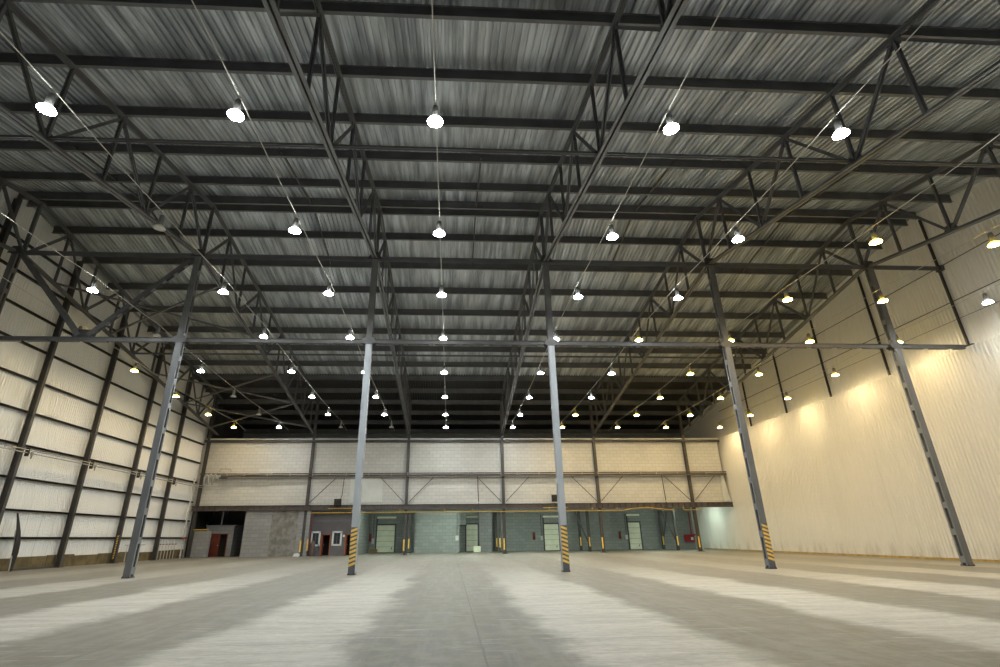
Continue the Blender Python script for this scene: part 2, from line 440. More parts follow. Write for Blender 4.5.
g = MB().prism([(-.55, .02), (.55, .02), (.62, .3), (.35, .55), (-.35, .55), (-.62, .3)], -.02, .02); g.build('gusset_plate', M['dark_steel'], t)

# ------------------------------------------------------------------ roof trusses
def member(a, b2, w=.15, h=.14):
    mb = MB(); mb.dbl(a, b2, w, h, gap=.035, t=.016); return mb
def make_truss(end=YB):
    t = empty('roof_truss', (GX[0], 0, 0), '', 'truss', 'roof trusses')
    for name, fz, w, h in (('top_chord', z_top, .24, .2), ('bottom_chord', z_bot, .30, .17)):
        mb = MB()
        mb.dbl((0, 0, fz(0)), (0, YR, fz(YR)), w, h, gap=.05, t=.02, side=1 if name == 'bottom_chord' else -1)
        mb.dbl((0, YR, fz(YR)), (0, end, fz(end)), w, h, gap=.05, t=.02, side=1 if name == 'bottom_chord' else -1)
        mb.build(name, M['roof_steel'], t)
    near = [YR-2.7-3*k for k in range(9)]; far = [YR+2.7+3*k for k in range(9)]
    for ys in (near, far):
        s = -1 if ys is near else 1
        for i, y in enumerate(ys):
            if y > end-.3: continue
            member((0, y, z_bot(y)), (0, y, z_top(y))).build('web_member', M['roof_steel'], t)
            gp = MB()
            if i % 2 == 0:      # top node
                pv = YR if i == 0 else ys[i-1]
                member((0, y, z_top(y)), (0, pv, z_bot(pv)), .16, .15).build('web_member', M['roof_steel'], t)
                if i+1 < len(ys): 
                    nx = ys[i+1]; member((0, y, z_top(y)), (0, nx, z_bot(nx)), .12, .11).build('web_member', M['roof_steel'], t)
                gp.prism([(y-.32, z_top(y)), (y+.32, z_top(y)), (y+.2, z_top(y)-.42), (y-.2, z_top(y)-.42)], -.012, .012, 'x')
            else:
                gp.prism([(y-.42, z_bot(y)), (y+.42, z_bot(y)), (y+.2, z_bot(y)+.4), (y-.2, z_bot(y)+.4)], -.012, .012, 'x')
            gp.build('gusset_plate', M['dark_steel'], t)
    member((0, YR, z_bot(YR)), (0, YR, z_top(YR)), .2, .2).build('web_member', M['roof_steel'], t)
    return t
tr = make_truss()
tr_names = ['roof truss running along the left wall, leftmost of all', 'roof truss carried by the leftmost stripeless column', 'roof truss above the column that stands before the office windows',
            'roof truss above the striped column right of the middle aisle', 'roof truss above the striped column nearest the right wall', 'roof truss by the right wall, rightmost of all']
for i, x in enumerate(GX):
    o = tr if i == 0 else copy_tree(tr)
    o.location.x = x; o['label'] = 'dark steel ' + tr_names[i]

# purlins
yp = [YR-2.7-3*k for k in range(10)][::-1] + [YR-.38, YR+.38] + [YR+2.7+3*k for k in range(13)]
pmb = MB(); pmb.hsec((XL+.3, 0, .255), (29.9, 0, .255), .14, .51, tf=.022, t=.02)
pur = pmb.build('roof_purlin', M['roof_steel'])
front = [y for y in yp if y < YR-1]; back = [y for y in yp if y > YR+1]
for i, y in enumerate(yp):
    o = pur if i == 0 else pur.copy()
    if i: COL.objects.link(o)
    o.location = (0, y, z_pur(y))
    if y in front: lb = 'dark steel roof purlin, %s from the ridge on the near slope' % ORD[front[::-1].index(y)]
    elif y in back: lb = 'dark steel roof purlin, %s from the ridge on the far slope' % ORD[back.index(y)]
    else: lb = 'dark steel ridge purlin on the %s side of the roof peak' % ('near' if y < YR else 'far')
    tag(o, lb, 'purlin', 'roof purlins')
# ties between the trusses at bottom chord level
for y, lb in ((YR-11.7, 'grey horizontal tie between roof trusses, on the near slope before the ridge'), (YR+11.7, 'grey horizontal tie between roof trusses, on the far slope behind the ridge')):
    mb = MB().dbl((GX[0], y, z_bot(y)+.12), (GX[5], y, z_bot(y)+.12), .13, .13, gap=.02)
    tag(mb.build('truss_tie', M['roof_steel']), lb, 'tie')
# sag members in the middle of each bay
for i in range(5):
    xm = GX[i]+5+.9
    t = empty('sag_bar', (xm, YR, z_pur(YR)), 'thin dark bars linking the purlins near the ridge, %s bay from the left' % ORD[i], 'bar', 'purlin sag bars')
    for a, b2 in ((20.9, 24.2), (24.2, 26.5), (27.3, 29.6), (29.6, 32.6)):
        MB().bar((0, a-YR, z_pur(a)+.14-z_pur(YR)), (0, b2-YR, z_pur(b2)+.14-z_pur(YR)), .09, .09).build('bar_length', M['dark_steel'], t)
# cross bracing under the roof in the end bays
for xa, xb, ya, yb_, lb in ((GX[0], GX[1], YR+2.7, YR+8.7, 'crossed roof bracing in the left bay, just behind the ridge'), (GX[0], GX[1], YR+14.7, YR+20.7, 'crossed roof bracing in the left bay, towards the back wall'),
                   (GX[0], GX[1], YR+20.7, YR+26.7, 'crossed roof bracing in the left bay, right over the back wall')):
    t = empty('roof_brace', ((xa+xb)/2, (ya+yb_)/2, z_bot((ya+yb_)/2)), lb, 'brace', 'crossed roof bracing')
    o = Vector(t.location)
    for (p, q) in (((xa, ya, z_bot(ya)), (xb, yb_, z_bot(yb_))), ((xb, ya, z_bot(ya)), (xa, yb_, z_bot(yb_)))):
        MB().bar(Vector(p)-o, Vector(q)-o, .11, .11).build('brace_bar', M['roof_steel'], t)

# ------------------------------------------------------------------ left wall framing
wy = [8.9, 14.8, 20.7, 26.5, 32.35, 38.3, 44.2, 50.0]
wn = len(wy)
for i, y in enumerate(wy):
    mb = MB().hsec((0, 0, .02), (0, 0, z_pur(y)-.02), .21, .34, up=(1, 0, 0), tf=.022)
    mb.box(-.25, .25, -.22, .22, 0, .03)
    t = mb.build('wall_column', M['dark_steel']); t.location = (XL+.42, y, 0)
    tag(t, 'dark steel column against the left wall, %s from the back corner' % ORD[wn-1-i], 'column', 'left wall columns')
    if i in (6,): 
        k = MB()
        for j in range(10): k.prism([(.02, .3+j*.17), (.12, .36+j*.17), (.12, .45+j*.17), (.02, .39+j*.17)], -.185, -.172, 'y')
        k.build('hazard_stripes', M['mark_yellow'], t)
gz = [1.78, 3.32, 5.1, 6.98, 8.9, 10.8, 12.7, 14.6, 16.5, 18.3]
for i, z in enumerate(gz):
    # girts stop where the roof comes down
    dy = (20.2-z)/.168 if z > 14 else 99
    y0, y1 = max(YF+8, YR-dy), min(YB, YR+dy)
    mb = MB().box(XL+.05, XL+.22, y0, y1, z-.045, z+.045); mb.box(XL+.20, XL+.22, y0, y1, z-.07, z+.07)
    tag(mb.build('wall_girt', M['dark_steel']), 'dark horizontal girt on the left wall, %s up from the floor' % ORD[i], 'girt', 'left wall girts')
# pipes along left wall
for dz, lb in ((0.0, 'lower of the two pale pipes running along the left wall'), (.17, 'upper of the two pale pipes running along the left wall')):
    t = empty('wall_pipe', (XL+.72, 30, 6.5+dz), lb, 'pipe', 'pale pipes on the left wall')
    MB().tube([(0, -26, 0), (0, YB-30-.5, 0), (.35, YB-30-.22, 0)], .035).build('pipe_run', M['pipe_pale'], t)
    for y in wy[3:]:
        if dz == 0 and y < 55: 
            MB().box(-.16, .06, y-30+.25, y-30+.33, -.2, .3).build('pipe_bracket', M['dark_steel'], t)
            v = MB().lathe([(0, -.1), (.08, -.1), (.08, .1), (0, .1)], 8, (0.02, y-30+.6, -.02)); v.box(-.02, .06, y-30+.58, y-30+.62, -.3, -.1)
            v.build('valve', M['pipe_pale'], t)
# loose sheet leaning at the left wall
t = empty('bent_panel', (-25.3, 34.0, 0), 'dark bent sheet metal panel leaning on the left wall, near the left edge', 'panel')
mb = MB(); prof = [(0, 0, .0), (.02, -.1, .5), (.1, -.22, 1.0), (.12, -.3, 1.5), (.05, -.36, 2.1), (-.1, -.42, 2.7), (-.2, -.5, 3.15)]
ws = [.12, .34, .42, .4, .3, .17, .08]
vs = []
for (x, y, z), w in zip(prof, ws): vs += [(x, y-w*.35, z), (x, y+w*.65, z), (x+.05, y+w*.65, z), (x+.05, y-w*.35, z)]
fs = []
for i in range(6):
    for k in range(4): fs.append((i*4+k, i*4+(k+1) % 4, (i+1)*4+(k+1) % 4, (i+1)*4+k))
fs += [(3, 2, 1, 0), (24, 25, 26, 27)]
mb.add(vs, fs); mb.build('bent_sheet', M['dark_void'], t)
MB().tube([(.08, -.17, .02), (.1, -.35, 1.2), (-.02, -.45, 2.2)], .03).build('pale_edge', M['galv'], t)
MB().box(0, .1, .05, 3.4, .03, .15).build('bottom_rail', M['dark_steel'], t)
# manifolds and pipework low in the left corner
for (ya, yb_, n_, lb, red) in ((50.6, 53.9, 6, 'row of upright pipes with red valves low on the left wall near the corner', True), (45.6, 48.4, 3, 'small pipe rack low on the left wall, left of the red valved pipes', False)):
    t = empty('pipe_rack', (XL+.3, ya, 0), lb, 'pipes')
    MB().tube([(0, 0, 1.25), (0, yb_-ya, 1.25)], .035).build('header_pipe', M['galv'], t)
    for k in range(n_):
        y = (k+.3)*(yb_-ya)/n_
        p = MB().tube([(0, y, 0), (0, y, 1.7 if red else 1.25)], .03).build('riser_pipe', M['galv'], t)
        if red: MB().lathe([(0, -.04), (.07, -.04), (.07, .04), (0, .04)], 8, (.06, y, 1.25)).build('red_valve', M['red'], p)
t = empty('corner_riser', (XL+.45, 54.6, 0), 'pale flanged vertical pipe with a red valve in the back left corner', 'pipe')
mb = MB().tube([(0, 0, 0), (0, 0, 7.3)], .07)
for k in range(9): mb.lathe([(0, 0), (.12, 0), (.12, .07), (0, .07)], 10, (0, 0, .2+k*.55))
mb.build('riser', M['galv'], t)
MB().lathe([(0, -.08), (.13, -.08), (.13, .08), (0, .08)], 10, (.12, -.05, 1.75)).build('red_valve', M['red'], t)

# ------------------------------------------------------------------ right wall upper posts and rods
for i, y in enumerate([20.7, 26.66, 32.5, 38.4, 44.2, 50.1]):
    mb = MB().hsec((0, 0, 11.46), (0, 0, z_pur(y)), .09, .14, up=(1, 0, 0), tf=.014, t=.01); o = mb.build('wall_post', M['dark_steel']); o.location = (XRU-.15, y, 0)
    tag(o, 'slim dark post on the upper right wall, %s from the back' % ORD[5-i], 'post', 'upper right wall posts')
for z, lb in ((16.75, 'upper thin dark rod running along the right wall'), (14.4, 'middle thin dark rod running along the right wall'), (13.3, 'lowest thin dark rod running along the right wall')):
    y1 = YR+(20.0-z)/.168 if z > 15.5 else YB
    tag(MB().tube([(XRU-.25, 4, z), (XRU-.25, min(y1, YB), z)], .025 if z > 14 else .012, 6).build('wall_rod', M['dark_steel']), lb, 'rod', 'rods on the right wall')

# ------------------------------------------------------------------ mezzanine front framing
BX = GX
for i, x in enumerate(BX):
    t = empty('back_column', (x if i else -25.35, YB, 0), '', 'column', 'columns along the back wall')
    t['label'] = ['dark steel column in the back left corner', 'dark back column between the plain block wall and the office windows', 'dark back column with yellow guard, left of the middle aisle',
                  'dark back column with yellow guard, at the centre of the back wall', 'dark back column with yellow guard, right of the centre door', 'dark back column with yellow guard, beside the red box near the right wall'][i]
    MB().hsec((0, 0, .02), (0, 0, z_pur(YB)-.3), .27, .30, up=(0, 1, 0), tf=.025).build('shaft', M['dark_steel'], t)
    MB().box(-.3, .3, -.28, .28, 0, .03).build('base_plate', M['dark_steel'], t)
    if i: 
        dx = -.1 if i == 1 else 0
        MB().box(-.14+dx, .0+dx, -.172, -.155, .38, 1.42).build('yellow_guard', M['mark_yellow'], t)
# main edge beam
t = empty('edge_beam', (0, YB-.25, 4.24), 'deep dark steel edge beam with stiffeners across the whole back wall', 'beam')
MB().hsec((XL+.3, 0, .24), (29.62, 0, .24), .26, .5, tf=.03, t=.02).build('beam', M['brown_steel'], t)
st = MB(); x = XL+.8
while x < 29.5: st.box(x-.012, x+.012, -.12, -.012, .03, .45); x += .62
st.build('stiffeners', M['dark_steel'], t)
t = empty('top_beam', (0, YB-.1, 11.02), 'dark steel beam with a pale lip along the top of the back wall', 'beam')
MB().hsec((XL+.3, 0, .12), (29.5, 0, .12), .22, .24).build('beam', M['dark_steel'], t)
MB().box(XL+.3, 29.5, .06, .3, .25, .42).build('pale_lip', M['white_sheet'], t)
t = empty('crane_rail', (0, YB-.35, 7.45), 'brown horizontal rail with clips across the middle of the white block wall', 'rail')
MB().box(XL+.5, 29.5, -.03, .22, .30, .40).build('upper_flange', M['pipe_brown'], t)
MB().hsec((XL+2.6, 0.05, .12), (29.5, 0.05, .12), .14, .2).build('lower_rail', M['brown_steel'], t)
cl = MB(); x = XL+1.5
while x < 29: cl.box(x, x+.07, -.09, -.02, .1+.1*random.random(), .45); x += random.choice((1.7, 3.1, 2.3))
cl.build('clips', M['pipe_pale'], t)
t = empty('pipe_manifold', (-24.0, YB-.5, 7.3), 'cluster of pale curved pipes and valves at the left end of the brown rail', 'pipes')
for k in range(3):
    x = -.9+k*.42
    MB().tube([(x, 0, -.6), (x, -.05, .1), (x+.08, -.1, .35), (x+.25, -.1, .42), (x+.33, 0, .2), (x+.33, .1, -.1)], .07, 10).build('bent_pipe', M['galv'], t, True)
for k in range(3):
    MB().lathe([(0, 0), (.2, 0), (.2, .12), (0, .12)], 12, (.75+k*.22, -.05, .0)).build('flange', M['dark_steel'], t)
MB().tube([(.6, -.15, .52), (5.8, -.15, .5)], .05).build('long_pipe', M['pipe_pale'], t)
MB().tube([(.5, -.12, .65), (.6, -.12, .95), (1.6, -.12, .95), (1.7, -.12, .7)], .05).build('bridging_pipe', M['pipe_pale'], t)
# diagonal rods
for i in range(1, 6):
    for s in (-1, 1):
        if i == 1 and s < 0: continue
        side = 'left' if s < 0 else 'right'
        o = MB().tube([(BX[i]+s*.25, YB-.12, 4.95), (BX[i]+s*2.75, YB-.12, 7.42)], .035, 6).build('diagonal_rod', M['dark_steel'])
        tag(o, 'thin diagonal rod on the white wall, %s side of the %s back column from left' % (side, ORD[i]), 'rod', 'diagonal rods below the brown rail')
# vertical drop pipes
for x, lb in ((8.05-.0, None),):
    pass
def drop(x, z0, lb):
    t = empty('drop_pipe', (x, YB-.5, z0), lb, 'pipe'); 
    MB().tube([(0, 0, 7.5-z0), (.12, 0, .35), (.1, 0, .1), (-.1, 0, 0)], .045, 8).build('pipe_run', M['dark_steel'], t)
    MB().lathe([(0, 0), (.07, 0), (.07, .12), (0, .12)], 8, (.11, 0, .5)).build('coupling', M['galv'], t)
drop(2.75, 4.3, 'thin vertical pipe hanging down the white block wall left of the centre column')
drop(22.3, 4.3, 'thin vertical pipe with a hooked end on the white block wall at the right')
def heater(x, z, lb):
    t = empty('unit_heater', (x, YB-.6, z), lb, 'heater')
    MB().box(-.32, .32, -.25, .25, -.32, .32).build('casing', M['dark_void'], t)
    lv = MB()
    for k in range(6): lv.bar((-.28, -.27, -.25+k*.1), (.28, -.27, -.25+k*.1), .04, .02)
    lv.build('louvres', M['brown_steel'], t)
    MB().tube([(.25, 0, .3), (.38, 0, .7), (.42, .14, 2.35)], .04).build('supply_pipe', M['dark_steel'], t)
heater(-11.35, 4.95, 'small dark unit heater on a pipe above the office windows')
heater(10.75, 5.2, 'small dark unit heater half hidden by the striped column right of the aisle')
o = MB().box(-10.35, -7.05, YB+.10, YB+.17, 4.95, 7.35)
for k in range(8): o.box(-10.3+k*.42, -10.27+k*.42, YB+.085, YB+.10, 4.95, 7.35)
tag(o.build('sheet_panel', M['white_sheet']), 'pale smooth sheet panel fixed on the white block wall behind the striped column', 'panel')
t = empty('white_flashing', (28.95, YB, 4.8), 'tapered white flashing at the right end of the block wall', 'flashing')
MB().prism([(-.1, 0), (.65, .1), (.5, .9), (.35, 2.6), (.0, 2.6)], -.05, .15).build('flashing', M['white_sheet'], t)

# yellow gas pipe
YG = YB-.40
def gas(x0, x1, z, lb, hang, pts=None):
    t = empty('gas_pipe', (x0, YG, z), lb, 'pipe', 'yellow gas pipes')
    MB().tube(pts or [(0, 0, 0), (x1-x0, 0, 0)], .038).build('pipe_run', M['gas_yellow'], t)
    for h in hang: MB().bar((h-x0, 0, .03), (h-x0, 0, 4.26-z), .07, .04).build('hanger', M['gas_yellow'], t)
gas(-13.9, 17.7, 3.97, 'long thin yellow pipe hanging below the edge beam, over the doors', (-9.9, -5.1, -.6, 2.2, 10.1, 14.6, 17.2), None)
gas(17.8, 23.4, 3.98, 'bowed yellow pipe below the edge beam at the right', (20.9,), [(0, 0, 0), (1.4, 0, .22), (2.6, 0, .26), (4.3, 0, .08), (5.6, 0, -.08)])
gas(24.2, 26.1, 3.98, 'short yellow pipe with an upturned end beside the rightmost back column', (), [(0, 0, .38), (0, 0, .02), (.06, 0, 0), (1.9, 0, 0)])
gas(-12.3, -9.8, 4.38, 'short yellow pipe above the office, under the small heater', ())
gas(9.5, 12.0, 4.3, 'short yellow pipe above the main one, by the striped column', ())
for x0, lb in ((-13.95, 'dark red standpipe at the left edge of the office wall'),):
    t = empty('standpipe', (x0, YB-.1, 0), lb, 'pipe')
    MB().tube([(0.15, 0, 0), (0.15, 0, 3.9)], .05).build('pipe_run', M['door_red'], t)
    MB().lathe([(0, 0), (.2, 0), (.24, .3), (.24, 1.1), (.12, 1.4), (0, 1.4)], 10, (.42, 0, 0)).build('dark_tank', M['brown_steel'], t)
    MB().box(-.1, 0, -.15, -.1, .5, 1.5).build('yellow_post', M['mark_yellow'], t)

# ------------------------------------------------------------------ under the mezzanine: left block walls, office, rear doors
PY = YB-.1; ox0_ = -14.4
xa, xb, xc, xd = pxX(239.5, PY), pxX(269.5, PY, 2), pxX(296.5, PY, 2), -14.05
struct('wall_partition', MB().box(xa, xb, YB-.12, YB+.25, 0, 4.24), M['block_grey'])
struct('wall_partition_patch', MB().box(xb, xc, YB-.10, YB+.25, 0, 4.24), M['plaster'])
struct('wall_partition_edge', MB().box(xc, xd, YB-.12, YB+.25, 0, 4.24), M['block_grey'])
struct('wall_corner', MB().box(-25.6, pxX(206, 56), YB+.2, YB+.6, 0, 2.42), M['block_grey'])
struct('wall_corner_back', MB().box(XL+.1, ox0_, 61.0, 61.2, 0, 4.8), M['office_wall'])
t = empty('door_booth', (pxX(217, 57.4), 57.4, 0), 'small grey block booth with a red door under the mezzanine, left corner', 'booth')
b_ = MB(); b_.box(-1.5, -.85, 0, .2, 0, 2.85); b_.box(.72, 1.25, 0, .2, 0, 2.85); b_.box(-.85, .72, 0, .2, 2.1, 2.85); b_.box(1.05, 1.25, .2, 3.5, 0, 2.85); b_.box(-1.55, 1.35, -.08, 3.5, 2.85, 2.95)
b_.build('block_shell', M['block_grey'], t)
MB().box(-.85, .72, .6, .65, 0, 2.1).build('dark_interior', M['dark_void'], t)
d_ = MB().box(-.83, -.0, -.03, .04, .02, 2.08)
for k in range(3): d_.box(-.72, -.12, -.045, -.03, .2+k*.65, .7+k*.65)
d_ = d_.build('door_leaf', M['door_red'], t)
MB().lathe([(0, 0), (.04, 0), (.04, .08), (0, .08)], 8, (-.1, -.09, 1.02)).build('handle', M['galv'], d_)
f_ = MB().box(-.89, -.82, -.04, .1, 0, 2.12); f_.box(.66, .74, -.04, .1, 0, 2.12); f_.box(-.89, .74, -.04, .1, 2.08, 2.16); f_.build('door_frame', M['door_red'], t)
ob = MB().tube([(-25.4, YB+.15, 2.5), (-23.9, YB+.15, 2.52)], .05); tag(ob.build('orange_pipe', M['gas_yellow']), 'short yellow pipe resting on the low block wall in the left corner', 'pipe')
t = empty('flue_pipe', (pxX(213, 58.6), 58.6, 3.02), 'bent dark duct pipes rising from the booth roof to the mezzanine', 'pipe')
MB().tube([(-1.2, 0, 0), (-.9, 0, .6), (-.2, 0, 1.3), (0, 0, 1.84)], .06).build('bent_pipe', M['dark_void'], t)
MB().tube([(.3, 0, 0), (.3, 0, 1.84)], .09).build('straight_pipe', M['galv'], t)
MB().tube([(1.0, .2, 0), (.8, .2, .5), (.9, .2, 1.2), (.6, .2, 1.84)], .07).build('side_pipe', M['dark_void'], t)

# office front with openings (windows and doors cut by building the wall from piers)
OY = 56.4; ox0, ox1, oz = -14.4, -9.55, 4.35
holes = [(-14.0, -12.95, .88, 2.28, 'w'), (-13.0+.05, -12.0, 0, 1.95, 'd'), (-11.9, -10.8, .9, 2.28, 'w'), (-10.62, -9.65, 0, 1.95, 'd')]
holes = [(-13.93, -13.05, .92, 2.24, 'w'), (-12.87, -12.05, 0, 1.95, 'd'), (-11.82, -10.92, .94, 2.24, 'w'), (-10.5, -9.7, 0, 1.95, 'd')]
mb = MB(); x = ox0
for (a, b2, z0, z1, k) in holes:
    mb.box(x, a, OY, OY+.25, 0, oz); mb.box(a, b2, OY, OY+.25, z1, oz)
    if z0 > 0: mb.box(a, b2, OY, OY+.25, 0, z0)
    x = b2
mb.box(x, ox1, OY, OY+.25, 0, oz); mb.box(ox0, ox1, OY-.03, OY, 3.75, 3.85)
struct('wall_office', mb, M['office_wall'])
struct('wall_office_side', MB().box(ox1-.2, ox1, OY+.25, YW, 0, oz), M['block_green'])
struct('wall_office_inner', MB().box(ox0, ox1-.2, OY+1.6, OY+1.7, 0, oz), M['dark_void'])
wi = di = 1
for (a, b2, z0, z1, k) in holes:
    mb = MB()
    if k == 'w':
        t = bpy.data.objects.new('window_%d' % wi, None); COL.objects.link(t); t.location = ((a+b2)/2, OY, z0); t['kind'] = 'structure'; wi += 1
        w = b2-a; h = z1-z0; e = .13
        for (p0, p1, q0, q1) in ((-w/2-.04, -w/2+e, -.04, h+.04), (w/2-e, w/2+.04, -.04, h+.04), (-w/2, w/2, -.04, e), (-w/2, w/2, h-e, h+.04)): mb.box(p0, p1, -.05, .08, q0, q1)
        mb.build('window_frame', M['window_white'], t)
        MB().box(-w/2+e, w/2-e, .02, .04, e, h-e).build('window_pane', M['glass_dark'], t)
        MB().box(-.02, .02, -.01, .05, e, h-e).build('mullion', M['mark_dark'], t)
    else:
        t = bpy.data.objects.new('door_%d' % di, None); COL.objects.link(t); t.location = ((a+b2)/2, OY, 0); t['kind'] = 'structure'; di += 1
        w = b2-a
        mb.box(-w/2-.07, -w/2+.02, -.04, .1, 0, z1+.05); mb.box(w/2-.02, w/2+.07, -.04, .1, 0, z1+.05); mb.box(-w/2-.07, w/2+.07, -.04, .1, z1-.03, z1+.06)
        mb.build('door_frame', M['frame_orange'], t)
        # leaf stands open into the dark room
        lf = MB().box(-w/2+.0, -w/2+.05, .12, .85, .02, z1-.05).build('door_leaf', M['frame_orange'], t)
        MB().box(-w/2+.05, -w/2+.09, .7, .76, .95, 1.05).build('handle', M['galv'], lf)
s_ = MB().box(-10.78, -10.6, OY-.03, OY, 1.72, 1.92); tag(s_.build('wall_sign', M['window_white']), 'small plain white sign between the window and the second office door', 'sign')

# rear sectional doors
def rear_door(px0, px1, h, idx, lb):
    t = bpy.data.objects.new('door_%d' % idx, None); COL.objects.link(t); t.location = ((px0+px1)/2, YW, 0); t['kind'] = 'structure'
    w = px1-px0
    mb = MB(); n = 5
    for k in range(n):
        z0 = .05+k*(h-.05)/n; mb.box(-w/2, w/2, -.10, -.05, z0, z0+(h-.05)/n-.03)
        for j in range(4): mb.box(-w/2+.2+j*(w-.4)/3-.03, -w/2+.2+j*(w-.4)/3+.03, -.115, -.10, z0+.2, z0+.27)
    lf = mb.build('door_leaf', M['cream'], t)
    MB().box(w/2-.35, w/2-.25, -.13, -.115, .35, .55).build('handle', M['mark_dark'], lf)
    f = MB().box(-w/2-.14, -w/2, -.14, -.0, 0, h+1.0); f.box(w/2, w/2+.14, -.14, 0, 0, h+.1); f.box(-w/2-.14, w/2+.14, -.12, 0, h, h+.12)
    f.build('door_track', M['dark_steel'], t)
    MB().box(-w/2-.1, w/2+.1, -.16, -.02, h+.75, h+.95).build('door_roller', M['cream'], t)
rd = [(376.8, 394.5, 3.0), (466.3, 477.6, 3.0), (544.5, 558.7, 2.95), (629, 640.5, 3.05)]
for i, (a, b2, h) in enumerate(rd):
    rear_door(pxX(a, YW, 1.5), pxX(b2, YW, 1.5), h, 3+i, '')
# protruding block bay in the rear wall
struct('wall_bay', MB().box(pxX(413.5, 62), pxX(459.3, 62), 62, YW, 0, 4.35), M['block_green'])
struct('wall_bay_niche', MB().box(pxX(479.5, 64.5), pxX(492, 64.5), 64.3, YW, 0, 4.35), M['block_grey'])
t = empty('wall_duct', (pxX(462, 64.2), 64.2, 2.9), 'green steel duct box above the small door left of centre', 'duct')
MB().box(-.35, .45, -.3, .3, 0, 1.4).build('duct_body', M['block_green'], t)
MB().box(-.5, .55, -.35, .35, -.1, 0).build('duct_flange', M['dark_steel'], t)
def cabinet(px, py_z, Y, w, h, mat, name, lb, cat, grp=None):
    x = pxX(px, Y, py_z)
    t = empty(name, (x, Y-.12, py_z), lb, cat, grp)
    MB().box(-w/2, w/2, -.1, .1, -h/2, h/2).build('case', mat, t)
    MB().box(-w/2+.03, w/2-.03, -.115, -.1, -h/2+.03, h/2-.03).build('cover', mat, t)
    MB().tube([(0, 0, h/2), (0, 0, 4.1-py_z)], .03).build('conduit', M['dark_steel'], t)
cabinet(373, 1.25, YW, .28, .6, M['box_white'], 'switch_box', 'pale switch box on the wall left of the leftmost cream door', 'switch box')
cabinet(457, 1.5, 62.0, .35, .5, M['box_white'], 'switch_box', 'pale switch box at the corner of the green block bay', 'switch box')
cabinet(541.5, 1.4, YW, .3, .5, M['box_white'], 'switch_box', 'pale switch box beside the cream door right of the centre column', 'switch box')
cabinet(626.3, 1.4, YW, .3, .5, M['box_white'], 'switch_box', 'pale switch box beside the rightmost cream door', 'switch box')
def extinguisher(px, z, Y, lb):
    t = empty('fire_extinguisher', (pxX(px, Y, z), Y-.12, z-.3), lb, 'fire extinguisher', None)
    MB().lathe([(0, 0), (.1, 0), (.1, .45), (.05, .55), (.03, .6), (0, .6)], 12).build('cylinder', M['red'], t, True)
    MB().box(-.03, .12, -.03, .03, .6, .66).build('handle', M['mark_dark'], t)
    MB().box(-.15, .15, .1, .12, -.1, .75).build('backboard', M['door_red'], t)
extinguisher(370.3, 1.6, YW, 'red fire extinguisher near the leftmost cream door')
extinguisher(534, 1.6, YW, 'red fire extinguisher right of the centre back column')
extinguisher(620, 1.6, YW, 'red fire extinguisher left of the rightmost cream door')
t = empty('hose_box', (pxX(690.5, YW, 1.4)-.3, YW-.26, 1.2), 'red fire hose box below a red pipe on the rear wall, near the right wall', 'hose box')
MB().box(-.6, .6, -.12, .12, -.42, .42).build('case', M['red'], t)
MB().box(.15, .45, -.14, -.12, -.2, .1).build('white_label', M['window_white'], t)
MB().tube([(.35, 0, .42), (.35, 0, 3.0)], .06).build('red_pipe', M['red'], t)
MB().lathe([(0, 0), (.16, 0), (.16, .15), (0, .15)], 12, (.78, 0, .3)).build('hose_reel', M['red'], t)
tag(MB().box(pxX(369.5, 65), pxX(376.8, 65), 64.6, 65.4, 0, .42).build('wooden_crate', M['crate']), 'low brown crate on the floor left of the leftmost cream door', 'crate')
tag(MB().box(pxX(473, 65), pxX(480, 65), 63.4, 64.2, 0, .62).build('cardboard_box', M['cream']), 'pale box on the floor against the small cream door near the middle', 'box')
t = empty('concrete_block', (pxX(296, YB-.45), YB-.45, 0), 'small white block lying at the foot of the grey patched wall', 'block')
MB().prism([(-.3, 0), (.3, 0), (.32, .2), (.1, .3), (-.2, .26)], -.1, .1).build('block_body', M['window_white'], t)
# rear columns with diagonal braces
for i, (x, Y) in enumerate([(GX[2], 61.2), (GX[3], 61.2), (GX[4], 61.2), (GX[5], 61.2), (GX[2]+.5, 65.4), (GX[3], 65.4), (GX[4], 65.4), (GX[5], 65.4)]):
    row = 'middle' if Y < 63 else 'rear'
    t = empty('rear_column', (x, Y, 0), 'dark column under the mezzanine, %s row, %s from the left' % (row, ORD[i % 4]), 'column', 'columns under the mezzanine')
    MB().hsec((0, 0, 0), (0, 0, 4.35), .28, .28, up=(0, 1, 0)).build('shaft', M['dark_steel'], t)
    MB().box(-.07, .07, -.155, -.14, .5, 1.45).build('yellow_guard', M['mark_yellow'], t)
    if i in (2, 3): MB().bar((-1.4, 0, 4.2), (-.1, 0, .9), .12, .12).build('diagonal_brace', M['dark_steel'], t)
    if i in (7,): 
        MB().bar((-.1, 0, .3), (.9, 0, 4.2), .12, .12).build('diagonal_brace', M['dark_steel'], t)
